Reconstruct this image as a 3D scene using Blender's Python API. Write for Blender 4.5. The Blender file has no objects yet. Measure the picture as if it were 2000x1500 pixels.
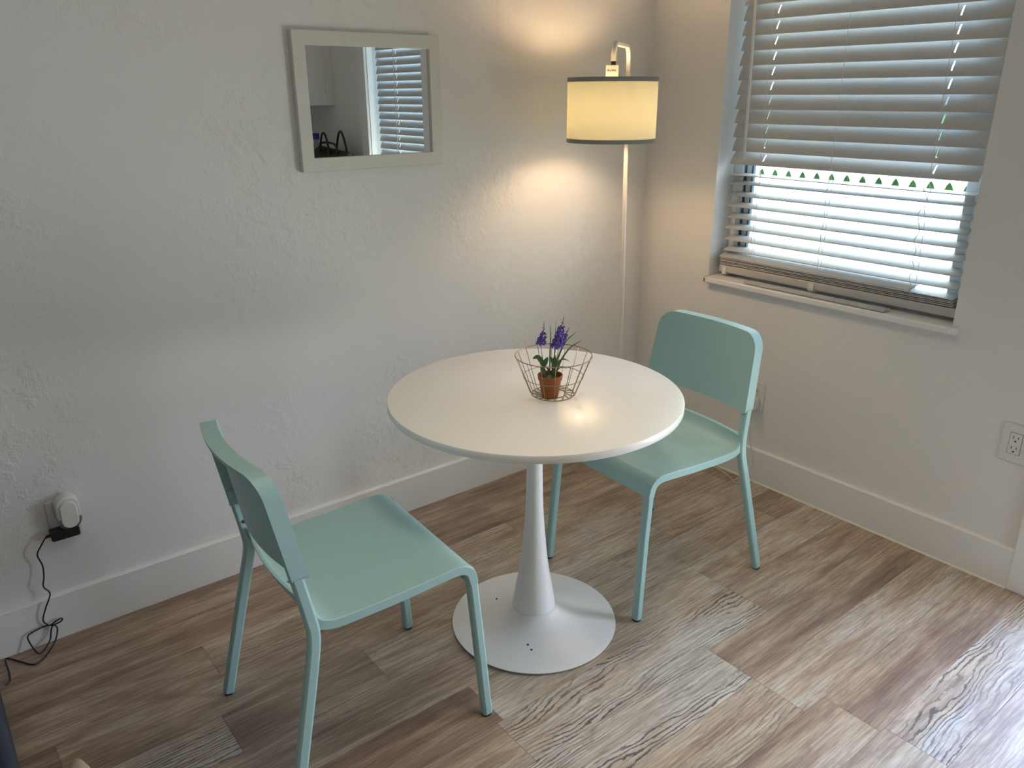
import bpy, bmesh, math, random
from mathutils import Vector, Matrix
random.seed(7)
C = bpy.context.scene
COL = C.collection
PI = math.pi

# ------------------------------------------------------------------ camera
CAM = dict(loc=(-2.5504, -2.3161, 1.4774), yaw=0.9019, pitch=0.3532, roll=-0.0049, f=1536.84)
def make_camera():
    cd = bpy.data.cameras.new('camera'); co = bpy.data.objects.new('camera', cd); COL.objects.link(co)
    y, p, r = CAM['yaw'], CAM['pitch'], CAM['roll']
    fw = Vector((math.cos(y)*math.cos(p), math.sin(y)*math.cos(p), -math.sin(p)))
    rt = Vector((math.sin(y), -math.cos(y), 0)); up = rt.cross(fw)
    r2 = math.cos(r)*rt + math.sin(r)*up; u2 = -math.sin(r)*rt + math.cos(r)*up
    m = Matrix((r2, u2, -fw)).transposed().to_4x4(); m.translation = Vector(CAM['loc'])
    co.matrix_world = m
    cd.sensor_fit = 'HORIZONTAL'; cd.sensor_width = 36.0; cd.lens = 36.0*CAM['f']/2000.0
    cd.clip_start = 0.02; cd.clip_end = 200
    C.camera = co
make_camera()

# ------------------------------------------------------------------ world, daylight, exposure
SKY_COL, SKY_STR = (0.854, 0.966, 1.0), 4.45
DOOR_W, DOOR_COL = 10.5, (0.438, 0.524, 1.0)
BEAM_W, BEAM_COL = 16, (0.094, 0.406, 1.0)
CEIL_W, CEIL_COL = 2.75, (1.0, 0.873, 0.655)
YARD_W, YARD_COL = 16, (1.0, 0.869, 0.562)
BULB_L, BULB_COL = 112, (1.0, 0.696, 0.429)
w = bpy.data.worlds.new('sky'); C.world = w; w.use_nodes = True
bg = w.node_tree.nodes['Background']; bg.inputs[0].default_value = (*SKY_COL, 1); bg.inputs[1].default_value = SKY_STR

def area(name, loc, direction, sx, sy, watts, col, spread=180):
    l = bpy.data.lights.new(name, 'AREA'); l.shape = 'RECTANGLE'; l.size = sx; l.size_y = sy
    l.energy = watts; l.color = col; l.spread = math.radians(spread)
    o = bpy.data.objects.new(name, l); COL.objects.link(o); o.location = loc
    o.rotation_euler = Vector(direction).to_track_quat('-Z', 'Y').to_euler()
    return o
# daylight that enters through the glazed door and the window
area('door_skylight', (0.22, -2.04, 0.62), (-1, 0, -0.05), 0.60, 0.9, DOOR_W, DOOR_COL, 120)      # daylight through the clear lower door glass
area('door_yard_bounce', (0.22, -2.04, 0.60), (-1, 0, 0.55), 0.60, 0.9, YARD_W, YARD_COL, 140)    # thrown up by the bright yard
area('side_yard_sky', (3.2, -2.04, 2.3), (-1, 0, -0.45), 0.9, 0.9, BEAM_W, BEAM_COL, 60)          # blue open sky at the end of the side yard
# unseen fill lamp, added for light from above (its housing is built further down)
CEIL_POS = (-1.5, -1.45)
cl_ = area('added_overhead_light', (*CEIL_POS, 2.385), (0, 0, -1), 0.40, 0.40, CEIL_W, CEIL_COL, 95); cl_.data.shape = 'DISK'
vs = C.view_settings
vs.view_transform = 'Standard'; vs.look = 'None'; vs.gamma = 1.0; vs.exposure = 0.4; vs.use_curve_mapping = False
C.display_settings.display_device = 'sRGB'

# ------------------------------------------------------------------ helpers
def lin(c):
    return tuple(((v/255)/12.92 if v/255 <= 0.04045 else ((v/255+0.055)/1.055)**2.4) for v in c)

def link(name, me, parent=None):
    o = bpy.data.objects.new(name, me); COL.objects.link(o)
    if parent is not None: o.parent = parent
    return o
def thing(name, label, cat, loc=(0, 0, 0), rz=0, group=None):
    o = bpy.data.objects.new(name, None); COL.objects.link(o)
    o.empty_display_size = 0.1
    o.location = loc; o.rotation_euler = (0, 0, rz)
    o['label'] = label; o['category'] = cat
    if group: o['group'] = group
    return o
def tag(o, label, cat, group=None):
    o['label'] = label; o['category'] = cat
    if group: o['group'] = group
    return o
def obj(name, bm, mat, parent=None, smooth=40, bevel=0, segs=2):
    bmesh.ops.recalc_face_normals(bm, faces=bm.faces[:])
    me = bpy.data.meshes.new(name); bm.to_mesh(me); bm.free()
    if mat is not None: me.materials.append(mat)
    if smooth:
        me.shade_smooth(); me.set_sharp_from_angle(angle=math.radians(smooth))
    o = link(name, me, parent)
    if bevel:
        b = o.modifiers.new('bevel', 'BEVEL'); b.width = bevel; b.segments = segs; b.limit_method = 'ANGLE'; b.angle_limit = math.radians(35)
        b.harden_normals = False
    return o
def struct(name, bm, mat, parent=None, **k):
    o = obj(name, bm, mat, parent, **k)
    if parent is None: o['kind'] = 'structure'
    return o
def box(bm, x0, x1, y0, y1, z0, z1):
    vs_ = [bm.verts.new((x, y, z)) for x in (x0, x1) for y in (y0, y1) for z in (z0, z1)]
    for f in ((0, 1, 3, 2), (4, 6, 7, 5), (0, 4, 5, 1), (2, 3, 7, 6), (0, 2, 6, 4), (1, 5, 7, 3)):
        bm.faces.new([vs_[i] for i in f])
def boxes(*bs):
    bm = bmesh.new()
    for b in bs: box(bm, *b)
    return bm
def lathe(bm, prof, seg=48, cx=0, cy=0, cap=True):
    rings = []
    for r, z in prof:
        rings.append([bm.verts.new((cx+r*math.cos(2*PI*i/seg), cy+r*math.sin(2*PI*i/seg), z)) for i in range(seg)])
    for a, b in zip(rings, rings[1:]):
        for i in range(seg): bm.faces.new((a[i], a[(i+1) % seg], b[(i+1) % seg], b[i]))
    if cap:
        bm.faces.new(rings[0][::-1]); bm.faces.new(rings[-1])
    return bm
def smooth_path(pts, n=6, closed=False):
    """Catmull-Rom through pts"""
    P = [Vector(p) for p in pts]; out = []
    N = len(P)
    rng = range(N) if closed else range(N-1)
    for i in rng:
        p1, p2 = P[i], P[(i+1) % N]
        p0 = P[(i-1) % N] if (closed or i > 0) else p1*2-p2
        p3 = P[(i+2) % N] if (closed or i+2 < N) else p2*2-p1
        for k in range(n):
            t = k/n
            out.append(0.5*((2*p1)+(-p0+p2)*t+(2*p0-5*p1+4*p2-p3)*t*t+(-p0+3*p1-3*p2+p3)*t**3))
    if not closed: out.append(P[-1])
    return out
def tube(bm, pts, r, seg=8, closed=False):
    P = [Vector(p) for p in pts]; N = len(P); rings = []
    T = []
    for i in range(N):
        if closed: t = P[(i+1) % N]-P[(i-1) % N]
        else: t = P[min(i+1, N-1)]-P[max(i-1, 0)]
        T.append(t.normalized())
    ref = Vector((0, 0, 1)) if abs(T[0].z) < 0.9 else Vector((1, 0, 0))
    nrm = (ref-T[0]*ref.dot(T[0])).normalized()
    for i in range(N):
        nrm = (nrm-T[i]*nrm.dot(T[i])).normalized(); b = T[i].cross(nrm)
        rr = r[i] if isinstance(r, (list, tuple)) else r
        rings.append([bm.verts.new(P[i]+rr*(math.cos(2*PI*k/seg)*nrm+math.sin(2*PI*k/seg)*b)) for k in range(seg)])
    pairs = list(zip(rings, rings[1:]))
    for a, b in pairs:
        for i in range(seg): bm.faces.new((a[i], a[(i+1) % seg], b[(i+1) % seg], b[i]))
    if closed:
        a, b = rings[-1], rings[0]
        for i in range(seg): bm.faces.new((a[i], a[(i+1) % seg], b[(i+1) % seg], b[i]))
    else:
        bm.faces.new(rings[0][::-1]); bm.faces.new(rings[-1])
    return bm
def sweep_rect(bm, pts, wx, wd, side=(1, 0, 0), ch=0.2):
    """rounded rectangular tube along pts; wx along 'side', wd across it"""
    P = [Vector(p) for p in pts]; N = len(P); rings = []
    S = Vector(side)
    for i in range(N):
        t = (P[min(i+1, N-1)]-P[max(i-1, 0)]).normalized()
        s = (S-t*S.dot(t)).normalized(); d = t.cross(s)
        hx, hd = wx/2, wd/2; c = ch*min(wx, wd)
        loop = [(hx-c, hd), (-hx+c, hd), (-hx, hd-c), (-hx, -hd+c), (-hx+c, -hd), (hx-c, -hd), (hx, -hd+c), (hx, hd-c)]
        rings.append([bm.verts.new(P[i]+a*s+b*d) for a, b in loop])
    for a, b in zip(rings, rings[1:]):
        for i in range(8): bm.faces.new((a[i], a[(i+1) % 8], b[(i+1) % 8], b[i]))
    bm.faces.new(rings[0][::-1]); bm.faces.new(rings[-1])
    return bm
def prism(bm, outline, axis, a, b):
    """extrude a closed 2D outline along axis (0,1,2) from a to b"""
    def P(u, v, t):
        q = [0, 0, 0]; o = [i for i in range(3) if i != axis]
        q[o[0]] = u; q[o[1]] = v; q[axis] = t
        return q
    A = [bm.verts.new(P(u, v, a)) for u, v in outline]; B = [bm.verts.new(P(u, v, b)) for u, v in outline]
    n = len(A)
    for i in range(n): bm.faces.new((A[i], A[(i+1) % n], B[(i+1) % n], B[i]))
    bm.faces.new(A[::-1]); bm.faces.new(B)
    return bm
def rrect(u0, u1, v0, v1, r, n=5):
    pts = []
    for cx, cy, a0 in ((u1-r, v1-r, 0), (u0+r, v1-r, 90), (u0+r, v0+r, 180), (u1-r, v0+r, 270)):
        for k in range(n+1):
            a = math.radians(a0+90*k/n); pts.append((cx+r*math.cos(a), cy+r*math.sin(a)))
    return pts

# ------------------------------------------------------------------ materials
def mat(name, col, rough=0.5, metal=0, spec=0.5, noise=0, nscale=8, bump=0, bscale=60, bdist=0.002, trans=0):
    m = bpy.data.materials.new(name); m.use_nodes = True; nt = m.node_tree; b = nt.nodes['Principled BSDF']
    b.inputs['Base Color'].default_value = (*col, 1); b.inputs['Roughness'].default_value = rough
    b.inputs['Metallic'].default_value = metal; b.inputs['Specular IOR Level'].default_value = spec
    tc = nt.nodes.new('ShaderNodeTexCoord')
    if noise:
        n = nt.nodes.new('ShaderNodeTexNoise'); n.inputs['Scale'].default_value = nscale; n.inputs['Detail'].default_value = 4
        nt.links.new(tc.outputs['Object'], n.inputs['Vector'])
        mx = nt.nodes.new('ShaderNodeMix'); mx.data_type = 'RGBA'
        mx.inputs['A'].default_value = (*[c*(1-noise) for c in col], 1); mx.inputs['B'].default_value = (*[min(1, c*(1+noise)) for c in col], 1)
        nt.links.new(n.outputs['Fac'], mx.inputs['Factor']); nt.links.new(mx.outputs['Result'], b.inputs['Base Color'])
    if bump:
        n = nt.nodes.new('ShaderNodeTexNoise'); n.inputs['Scale'].default_value = bscale; n.inputs['Detail'].default_value = 3
        nt.links.new(tc.outputs['Object'], n.inputs['Vector'])
        bp = nt.nodes.new('ShaderNodeBump'); bp.inputs['Strength'].default_value = bump; bp.inputs['Distance'].default_value = bdist
        nt.links.new(n.outputs['Fac'], bp.inputs['Height']); nt.links.new(bp.outputs['Normal'], b.inputs['Normal'])
    return m

def plaster(name, col, strength):
    m = bpy.data.materials.new(name); m.use_nodes = True; nt = m.node_tree; L = nt.links; N = nt.nodes
    b = N['Principled BSDF']; b.inputs['Base Color'].default_value = (*col, 1); b.inputs['Roughness'].default_value = 0.55
    b.inputs['Specular IOR Level'].default_value = 0.3
    tc = N.new('ShaderNodeTexCoord')
    # trowelled skip marks: warped noise, thresholded so that flat patches stay flat
    wv = N.new('ShaderNodeTexNoise'); wv.inputs['Scale'].default_value = 5; wv.inputs['Detail'].default_value = 3
    L.new(tc.outputs['Object'], wv.inputs['Vector'])
    ad = N.new('ShaderNodeMix'); ad.data_type = 'VECTOR'; ad.inputs['Factor'].default_value = 0.06
    L.new(tc.outputs['Object'], ad.inputs['A']); L.new(wv.outputs['Color'], ad.inputs['B'])
    n1 = N.new('ShaderNodeTexNoise'); n1.inputs['Scale'].default_value = 20; n1.inputs['Detail'].default_value = 6; n1.inputs['Roughness'].default_value = 0.62
    L.new(ad.outputs['Result'], n1.inputs['Vector'])
    r1 = N.new('ShaderNodeMapRange'); r1.inputs['From Min'].default_value = 0.47; r1.inputs['From Max'].default_value = 0.62
    L.new(n1.outputs['Fac'], r1.inputs['Value'])
    big = N.new('ShaderNodeTexNoise'); big.inputs['Scale'].default_value = 2.2; big.inputs['Detail'].default_value = 2
    L.new(tc.outputs['Object'], big.inputs['Vector'])
    r2 = N.new('ShaderNodeMapRange'); r2.inputs['From Min'].default_value = 0.44; r2.inputs['From Max'].default_value = 0.62; r2.inputs['To Min'].default_value = 0.03
    L.new(big.outputs['Fac'], r2.inputs['Value'])
    mu = N.new('ShaderNodeMath'); mu.operation = 'MULTIPLY'
    L.new(r1.outputs['Result'], mu.inputs[0]); L.new(r2.outputs['Result'], mu.inputs[1])
    ad2 = N.new('ShaderNodeMath'); ad2.operation = 'MULTIPLY_ADD'; ad2.inputs[1].default_value = 1.2
    L.new(big.outputs['Fac'], ad2.inputs[0]); L.new(mu.outputs[0], ad2.inputs[2])
    bp = N.new('ShaderNodeBump'); bp.inputs['Strength'].default_value = strength; bp.inputs['Distance'].default_value = 0.004
    L.new(ad2.outputs[0], bp.inputs['Height']); L.new(bp.outputs['Normal'], b.inputs['Normal'])
    return m

def floor_material():
    m = bpy.data.materials.new('vinyl_plank'); m.use_nodes = True; nt = m.node_tree; L = nt.links; N = nt.nodes
    b = N['Principled BSDF']
    at = N.new('ShaderNodeAttribute'); at.attribute_name = 'plank'
    sp = N.new('ShaderNodeSeparateColor'); L.new(at.outputs['Color'], sp.inputs[0])
    tone, grain, seed = sp.outputs[0], sp.outputs[1], sp.outputs[2]
    tc = N.new('ShaderNodeTexCoord')
    sx = N.new('ShaderNodeSeparateXYZ'); L.new(tc.outputs['Object'], sx.inputs[0])
    cz = N.new('ShaderNodeMath'); cz.operation = 'MULTIPLY'; cz.inputs[1].default_value = 40; L.new(seed, cz.inputs[0])
    cb = N.new('ShaderNodeCombineXYZ'); L.new(sx.outputs[0], cb.inputs[0]); L.new(sx.outputs[1], cb.inputs[1]); L.new(cz.outputs[0], cb.inputs[2])
    def noise(sxv, syv, detail=4, rough=0.55, scale=1, dist=0):
        mp = N.new('ShaderNodeMapping'); mp.inputs['Scale'].default_value = (sxv, syv, 1); L.new(cb.outputs[0], mp.inputs[0])
        n = N.new('ShaderNodeTexNoise'); n.inputs['Scale'].default_value = scale; n.inputs['Detail'].default_value = detail
        n.inputs['Roughness'].default_value = rough; n.inputs['Distortion'].default_value = dist
        L.new(mp.outputs[0], n.inputs['Vector']); return n.outputs['Fac']
    def mr(v, a, c, t0=0, t1=1):
        r = N.new('ShaderNodeMapRange'); r.inputs['From Min'].default_value = a; r.inputs['From Max'].default_value = c
        r.inputs['To Min'].default_value = t0; r.inputs['To Max'].default_value = t1; L.new(v, r.inputs['Value']); return r.outputs['Result']
    def math_(op, a, c):
        q = N.new('ShaderNodeMath'); q.operation = op
        for i, v in enumerate((a, c)):
            if isinstance(v, (int, float)): q.inputs[i].default_value = v
            else: L.new(v, q.inputs[i])
        return q.outputs[0]
    def mix(f, A, B, blend='MIX'):
        q = N.new('ShaderNodeMix'); q.data_type = 'RGBA'; q.blend_type = blend
        for k, v in (('Factor', f), ('A', A), ('B', B)):
            if isinstance(v, (int, float)): q.inputs[k].default_value = v
            elif isinstance(v, tuple): q.inputs[k].default_value = (*v, 1)
            else: L.new(v, q.inputs[k])
        return q.outputs['Result']
    streak = noise(1.5, 20, 7, 0.68)
    blotch = noise(2.2, 7, 3, 0.5)
    t = math_('ADD', tone, mr(streak, 0.3, 0.7, -0.34, 0.34))
    t = math_('ADD', t, mr(blotch, 0.3, 0.7, -0.30, 0.30))
    rp = N.new('ShaderNodeValToRGB'); L.new(t, rp.inputs[0]); e = rp.color_ramp.elements
    e[0].position = 0.0; e[0].color = (*FLOOR_COL[0], 1); e[1].position = 1.0; e[1].color = (*FLOOR_COL[3], 1)
    for ps, cc in ((0.36, FLOOR_COL[1]), (0.68, FLOOR_COL[2])):
        q = e.new(ps); q.color = (*cc, 1)
    col = rp.outputs[0]
    # fine fibres
    fib = noise(9, 170, 3, 0.6)
    col = mix(mr(fib, 0.36, 0.62, 0.0, 0.75), col, mix(1.0, col, (0.55, 0.52, 0.5), 'MULTIPLY'))
    # purple-brown wear
    wear = noise(6, 22, 8, 0.75, 1, 1.2)
    col = mix(mr(wear, 0.50, 0.64, 0, 0.55), col, FLOOR_COL[4])
    # cathedral grain lines on the pale planks
    warp = noise(1.5, 4.5, 3, 0.5); warp2 = noise(9, 30, 4, 0.65)
    ph = math_('ADD', math_('MULTIPLY', sx.outputs[1], 560), math_('ADD', math_('MULTIPLY', warp, 95), math_('MULTIPLY', warp2, 14)))
    s = math_('SINE', ph, 0)
    line = mr(s, 0.30, 0.90, 0, 1)
    gm = mr(noise(1.6, 11, 4, 0.6), 0.38, 0.53, 0, 1)
    lf = math_('MULTIPLY', math_('MULTIPLY', line, gm), grain)
    col = mix(math_('MULTIPLY', lf, 0.95), col, FLOOR_COL[5])
    # joints between planks
    uv = N.new('ShaderNodeUVMap'); uv.uv_map = 'plank_edge'
    su = N.new('ShaderNodeSeparateXYZ'); L.new(uv.outputs[0], su.inputs[0])
    ed = math_('MINIMUM', su.outputs[0], su.outputs[1])
    jt = mr(ed, 0.0006, 0.0022, 1, 0)
    col = mix(math_('MULTIPLY', jt, 0.3), col, (0.03, 0.025, 0.02))
    L.new(col, b.inputs['Base Color'])
    rr = mr(fib, 0.3, 0.7, 0.36, 0.52); L.new(rr, b.inputs['Roughness'])
    b.inputs['Specular IOR Level'].default_value = 0.4
    bp = N.new('ShaderNodeBump'); bp.inputs['Strength'].default_value = 0.25; bp.inputs['Distance'].default_value = 0.001
    hh = math_('SUBTRACT', fib, math_('MULTIPLY', jt, 1.5)); L.new(hh, bp.inputs['Height']); L.new(bp.outputs[0], b.inputs['Normal'])
    return m
FLOOR_COL = [lin((140, 117, 102)), lin((183, 160, 140)), lin((206, 189, 168)), lin((213, 207, 198)), lin((142, 120, 112)), lin((96, 85, 80))]

M = {}
M['wall_l'] = plaster('plaster_trowelled', (0.82, 0.81, 0.785), 0.5)
M['wall_r'] = plaster('plaster_smooth', (0.82, 0.81, 0.785), 0.16)
M['ceil'] = mat('ceiling_paint', (0.86, 0.86, 0.85), 0.8, bump=0.2)
M['trim'] = mat('trim_paint', (0.85, 0.845, 0.83), 0.38, bump=0.08, bscale=30)
M['caulk'] = mat('caulk', (0.80, 0.76, 0.66), 0.6)
M['mint'] = mat('mint_paint', lin((165, 201, 200)), 0.42, spec=0.4, noise=0.04, nscale=5, bump=0.06, bscale=350, bdist=0.0006)
M['rubber'] = mat('black_rubber', (0.012, 0.012, 0.012), 0.6)
M['screw'] = mat('screw_steel', (0.12, 0.12, 0.12), 0.4, metal=0.8)
M['table_top'] = mat('white_laminate', (0.92, 0.90, 0.86), 0.27, spec=0.75, noise=0.015, nscale=6, bump=0.10, bscale=500, bdist=0.0004)
M['table_base'] = mat('white_powder_coat', (0.92, 0.92, 0.91), 0.30, spec=0.5, bump=0.03, bscale=400, bdist=0.0004)
M['black'] = mat('black_plastic', (0.012, 0.012, 0.013), 0.45)
M['white_plastic'] = mat('white_plastic', (0.78, 0.77, 0.74), 0.35)
M['blind'] = mat('blind_slat_white', (0.53, 0.525, 0.51), 0.45, bump=0.03, bscale=80)
M['cord'] = mat('cord_white', (0.72, 0.70, 0.66), 0.8)
M['vinyl'] = mat('window_vinyl', (0.72, 0.78, 0.82), 0.4)
M['gasket'] = mat('window_gasket', (0.07, 0.12, 0.17), 0.6)
M['frame_wood'] = mat('whitewashed_wood', (0.70, 0.69, 0.62), 0.5, noise=0.05, nscale=14, bump=0.15, bscale=40)
M['lamp_white'] = mat('lamp_white_metal', (0.78, 0.74, 0.68), 0.35)
M['band'] = mat('shade_band', (0.30, 0.30, 0.26), 0.8)
M['terracotta'] = mat('terracotta_plastic', lin((150, 80, 30)), 0.5, noise=0.08, nscale=40)
M['soil'] = mat('soil', (0.05, 0.03, 0.02), 0.9, noise=0.4, nscale=200)
M['leaf'] = mat('leaf_green', lin((60, 100, 62)), 0.5, noise=0.3, nscale=60)
M['blade'] = mat('blade_green', lin((88, 104, 62)), 0.5, noise=0.3, nscale=80)
M['petal'] = mat('petal_purple', lin((92, 70, 166)), 0.6, noise=0.35, nscale=150)
M['bud'] = mat('bud_dark', lin((52, 48, 84)), 0.6)
M['wire'] = mat('brass_wire', lin((158, 138, 104)), 0.35, metal=0.6)
M['sofa'] = mat('sofa_fabric', lin((42, 50, 60)), 0.9, noise=0.25, nscale=120, bump=0.3, bscale=300)
M['knit'] = mat('cream_knit', lin((214, 200, 178)), 0.9, noise=0.1, nscale=200, bump=0.8, bscale=260, bdist=0.003)
M['ink'] = mat('grey_ink', (0.12, 0.11, 0.10), 0.7)
M['cap_blue'] = mat('blue_cap', lin((36, 44, 150)), 0.4)
M['bag'] = mat('black_leather', (0.014, 0.014, 0.016), 0.4, bump=0.2, bscale=120)
M['counter'] = mat('counter_stone', (0.30, 0.29, 0.28), 0.3, noise=0.2, nscale=60)
M['cabinet'] = mat('white_cabinet', (0.78, 0.79, 0.79), 0.35, bump=0.02)
M['hedge'] = mat('hedge_leaf', lin((58, 100, 40)), 0.7, noise=0.4, nscale=30)
M['outside'] = mat('white_stucco', (0.85, 0.85, 0.85), 0.8, bump=0.2)
M['ivory'] = mat('ivory_receptacle', (0.72, 0.68, 0.50), 0.4)

def glass(name, tint, alpha_gloss=0.08):
    m = bpy.data.materials.new(name); m.use_nodes = True; nt = m.node_tree; nt.nodes.clear()
    o = nt.nodes.new('ShaderNodeOutputMaterial'); t = nt.nodes.new('ShaderNodeBsdfTransparent'); g = nt.nodes.new('ShaderNodeBsdfGlossy')
    t.inputs[0].default_value = (*tint, 1); g.inputs['Roughness'].default_value = 0.02
    lw = nt.nodes.new('ShaderNodeLayerWeight'); lw.inputs[0].default_value = 0.1
    x = nt.nodes.new('ShaderNodeMixShader'); nt.links.new(lw.outputs['Fresnel'], x.inputs[0])
    nt.links.new(t.outputs[0], x.inputs[1]); nt.links.new(g.outputs[0], x.inputs[2]); nt.links.new(x.outputs[0], o.inputs[0])
    return m
M['glass'] = glass('window_glass', (0.93, 0.98, 1.0))
M['clear'] = glass('clear_plastic', (0.75, 0.76, 0.70))
mm = bpy.data.materials.new('mirror_silver'); mm.use_nodes = True
bb = mm.node_tree.nodes['Principled BSDF']; bb.inputs['Metallic'].default_value = 1; bb.inputs['Roughness'].default_value = 0.0
bb.inputs['Base Color'].default_value = (0.86, 0.89, 0.88, 1); M['mirror'] = mm
def shade_material():
    m = bpy.data.materials.new('shade_linen'); m.use_nodes = True; nt = m.node_tree; nt.nodes.clear(); L = nt.links
    o = nt.nodes.new('ShaderNodeOutputMaterial'); d = nt.nodes.new('ShaderNodeBsdfDiffuse'); t = nt.nodes.new('ShaderNodeBsdfTranslucent')
    d.inputs[0].default_value = (0.82, 0.76, 0.62, 1); t.inputs[0].default_value = (0.84, 0.86, 0.70, 1)
    tc = nt.nodes.new('ShaderNodeTexCoord'); n = nt.nodes.new('ShaderNodeTexNoise'); n.inputs['Scale'].default_value = 300
    L.new(tc.outputs['Object'], n.inputs['Vector'])
    bp = nt.nodes.new('ShaderNodeBump'); bp.inputs['Strength'].default_value = 0.15; bp.inputs['Distance'].default_value = 0.001
    L.new(n.outputs['Fac'], bp.inputs['Height']); L.new(bp.outputs[0], d.inputs['Normal'])
    x = nt.nodes.new('ShaderNodeMixShader'); x.inputs[0].default_value = SHADE_MIX
    L.new(d.outputs[0], x.inputs[1]); L.new(t.outputs[0], x.inputs[2]); L.new(x.outputs[0], o.inputs[0])
    return m
SHADE_MIX = 0.265
M['shade'] = shade_material()
def bulb_material():
    m = bpy.data.materials.new('bulb_glow'); m.use_nodes = True; b = m.node_tree.nodes['Principled BSDF']
    b.inputs['Base Color'].default_value = (1, .9, .7, 1); b.inputs['Emission Color'].default_value = (*BULB_COL, 1); b.inputs['Emission Strength'].default_value = BULB_L
    return m
M['bulb'] = bulb_material()

# ------------------------------------------------------------------ room shell
XL, YB, ZC = -4.4, -3.7, 2.44         # left end of the room, back, ceiling
WT = 0.16                             # wall thickness
WY0, WY1, WZ0, WZ1 = -1.312, -0.364, 0.79, 2.08    # window opening
DY0, DY1, DZ1 = -2.365, -1.715, 2.04               # door opening

def build_floor():
    bm = bmesh.new(); uvl = bm.loops.layers.uv.new('plank_edge'); cl = bm.loops.layers.float_color.new('plank')
    rnd = random.Random(11)
    PW = 0.1525; y_ref = -1.530
    rows = range(-16, 12)
    # (row, x0, x1): tone, grain for planks read from the photograph, some tones raised or lowered in place of light; row k spans y_ref+k*PW .. +PW
    fixed = {
        -1: [(-0.90, 0.20, 0.42, 0.15), (-2.1, -0.90, 0.40, 0.1)],
        -2: [(-0.88, 0.3, 0.62, 1.0), (-2.1, -0.88, 0.50, 0.2)],
        -3: [(-1.3, -0.1, 0.45, 0.4), (-2.5, -1.3, 0.5, 0.2)],
        0: [(-0.985, 0.22, 0.66, 0.2), (-2.1, -0.985, 0.62, 0.55)],
        1: [(-0.985, 0.0, 0.30, 0.1), (-1.95, -0.985, 0.86, 1.0), (-3.1, -1.95, 0.55, 0.2)],
        2: [(-0.70, 0.5, 0.42, 0.1), (-1.62, -0.70, 0.90, 1.0), (-2.8, -1.62, 0.45, 0.15)],
        3: [(-0.70, 0.5, 0.68, 0.15), (-1.60, -0.70, 0.62, 0.15), (-2.7, -1.60, 0.24, 0.1)],
        4: [(-1.30, -0.2, 0.72, 0.15), (-2.5, -1.30, 0.55, 0.15)],
        5: [(-0.60, 0.3, 0.7, 0.2), (-1.75, -0.60, 0.70, 0.2), (-2.15, -1.75, 0.42, 0.1), (-3.3, -2.15, 0.85, 0.9)],
        6: [(-1.32, -0.1, 0.65, 0.15), (-2.5, -1.32, 0.45, 0.1)],
        7: [(-1.0, 0.1, 0.55, 0.2), (-2.1, -1.0, 0.55, 0.35)],
        8: [(-1.6, -0.4, 0.42, 0.15), (-2.8, -1.6, 0.28, 0.1)],
    }
    for k in rows:
        y0 = y_ref+k*PW; y1 = y0+PW
        if y1 < YB or y0 > 0.0: continue
        segs = list(fixed.get(k, []))
        if not segs:
            segs = [(-1.2+rnd.random()*0.9, 0.6, rnd.choice([.25, .4, .6, .8]), rnd.random()*0.4)]
        xmin = min(s[0] for s in segs); xmax = max(s[1] for s in segs)
        while xmin > XL:
            segs.append((xmin-1.2, xmin, rnd.choice([.25, .35, .5, .75]), rnd.random()*0.3)); xmin -= 1.2
        if xmax < 0: segs.append((xmax, xmax+1.2, 0.35, 0.1))
        for (a, b, tone, grain) in segs:
            a2, b2 = max(a, XL), min(b, 0.0)
            yy0, yy1 = max(y0, YB), min(y1, 0.0)
            if b2-a2 < 1e-4: continue
            ym, xm = (yy0+yy1)/2, (a2+b2)/2; h = (yy1-yy0)/2
            seed = rnd.random()
            corner = [(a2, yy0), (b2, yy0), (b2, yy1), (a2, yy1)]
            inner = [(a2+h, ym), (b2-h, ym)] if b2-a2 > 2*h else [(xm-1e-3, ym), (xm+1e-3, ym)]
            V = [bm.verts.new((x, y, 0)) for x, y in corner]; I = [bm.verts.new((x, y, 0)) for x, y in inner]
            faces = [((V[0], V[1], I[1], I[0]), (0, 0, h, h), 'y'), ((V[2], V[3], I[0], I[1]), (0, 0, h, h), 'y'),
                     ((V[1], V[2], I[1]), (0, 0, h), 'x'), ((V[3], V[0], I[0]), (0, 0, h), 'x')]
            for vs_, d, ax in faces:
                f = bm.faces.new(vs_)
                for l, dd in zip(f.loops, d):
                    l[uvl].uv = (dd, dd); l[cl] = (tone, grain, seed, 1)
    bmesh.ops.recalc_face_normals(bm, faces=bm.faces[:])
    for f in bm.faces:
        if f.normal.z < 0: f.normal_flip()
    me = bpy.data.meshes.new('floor'); bm.to_mesh(me); bm.free(); me.materials.append(floor_material())
    o = link('floor', me); o['kind'] = 'structure'
build_floor()
struct('ceiling', boxes((XL-WT, WT, YB-WT, WT, ZC, ZC+0.1)), M['ceil'], smooth=0)
struct('wall_left', boxes((XL-WT, WT, 0, WT, -0.1, ZC)), M['wall_l'], smooth=0)
struct('wall_back', boxes((XL-WT, WT, YB-WT, YB, -0.1, ZC)), M['wall_r'], smooth=0)
struct('wall_rear', boxes((XL-WT, XL, YB, 0, -0.1, ZC)), M['wall_r'], smooth=0)
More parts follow.
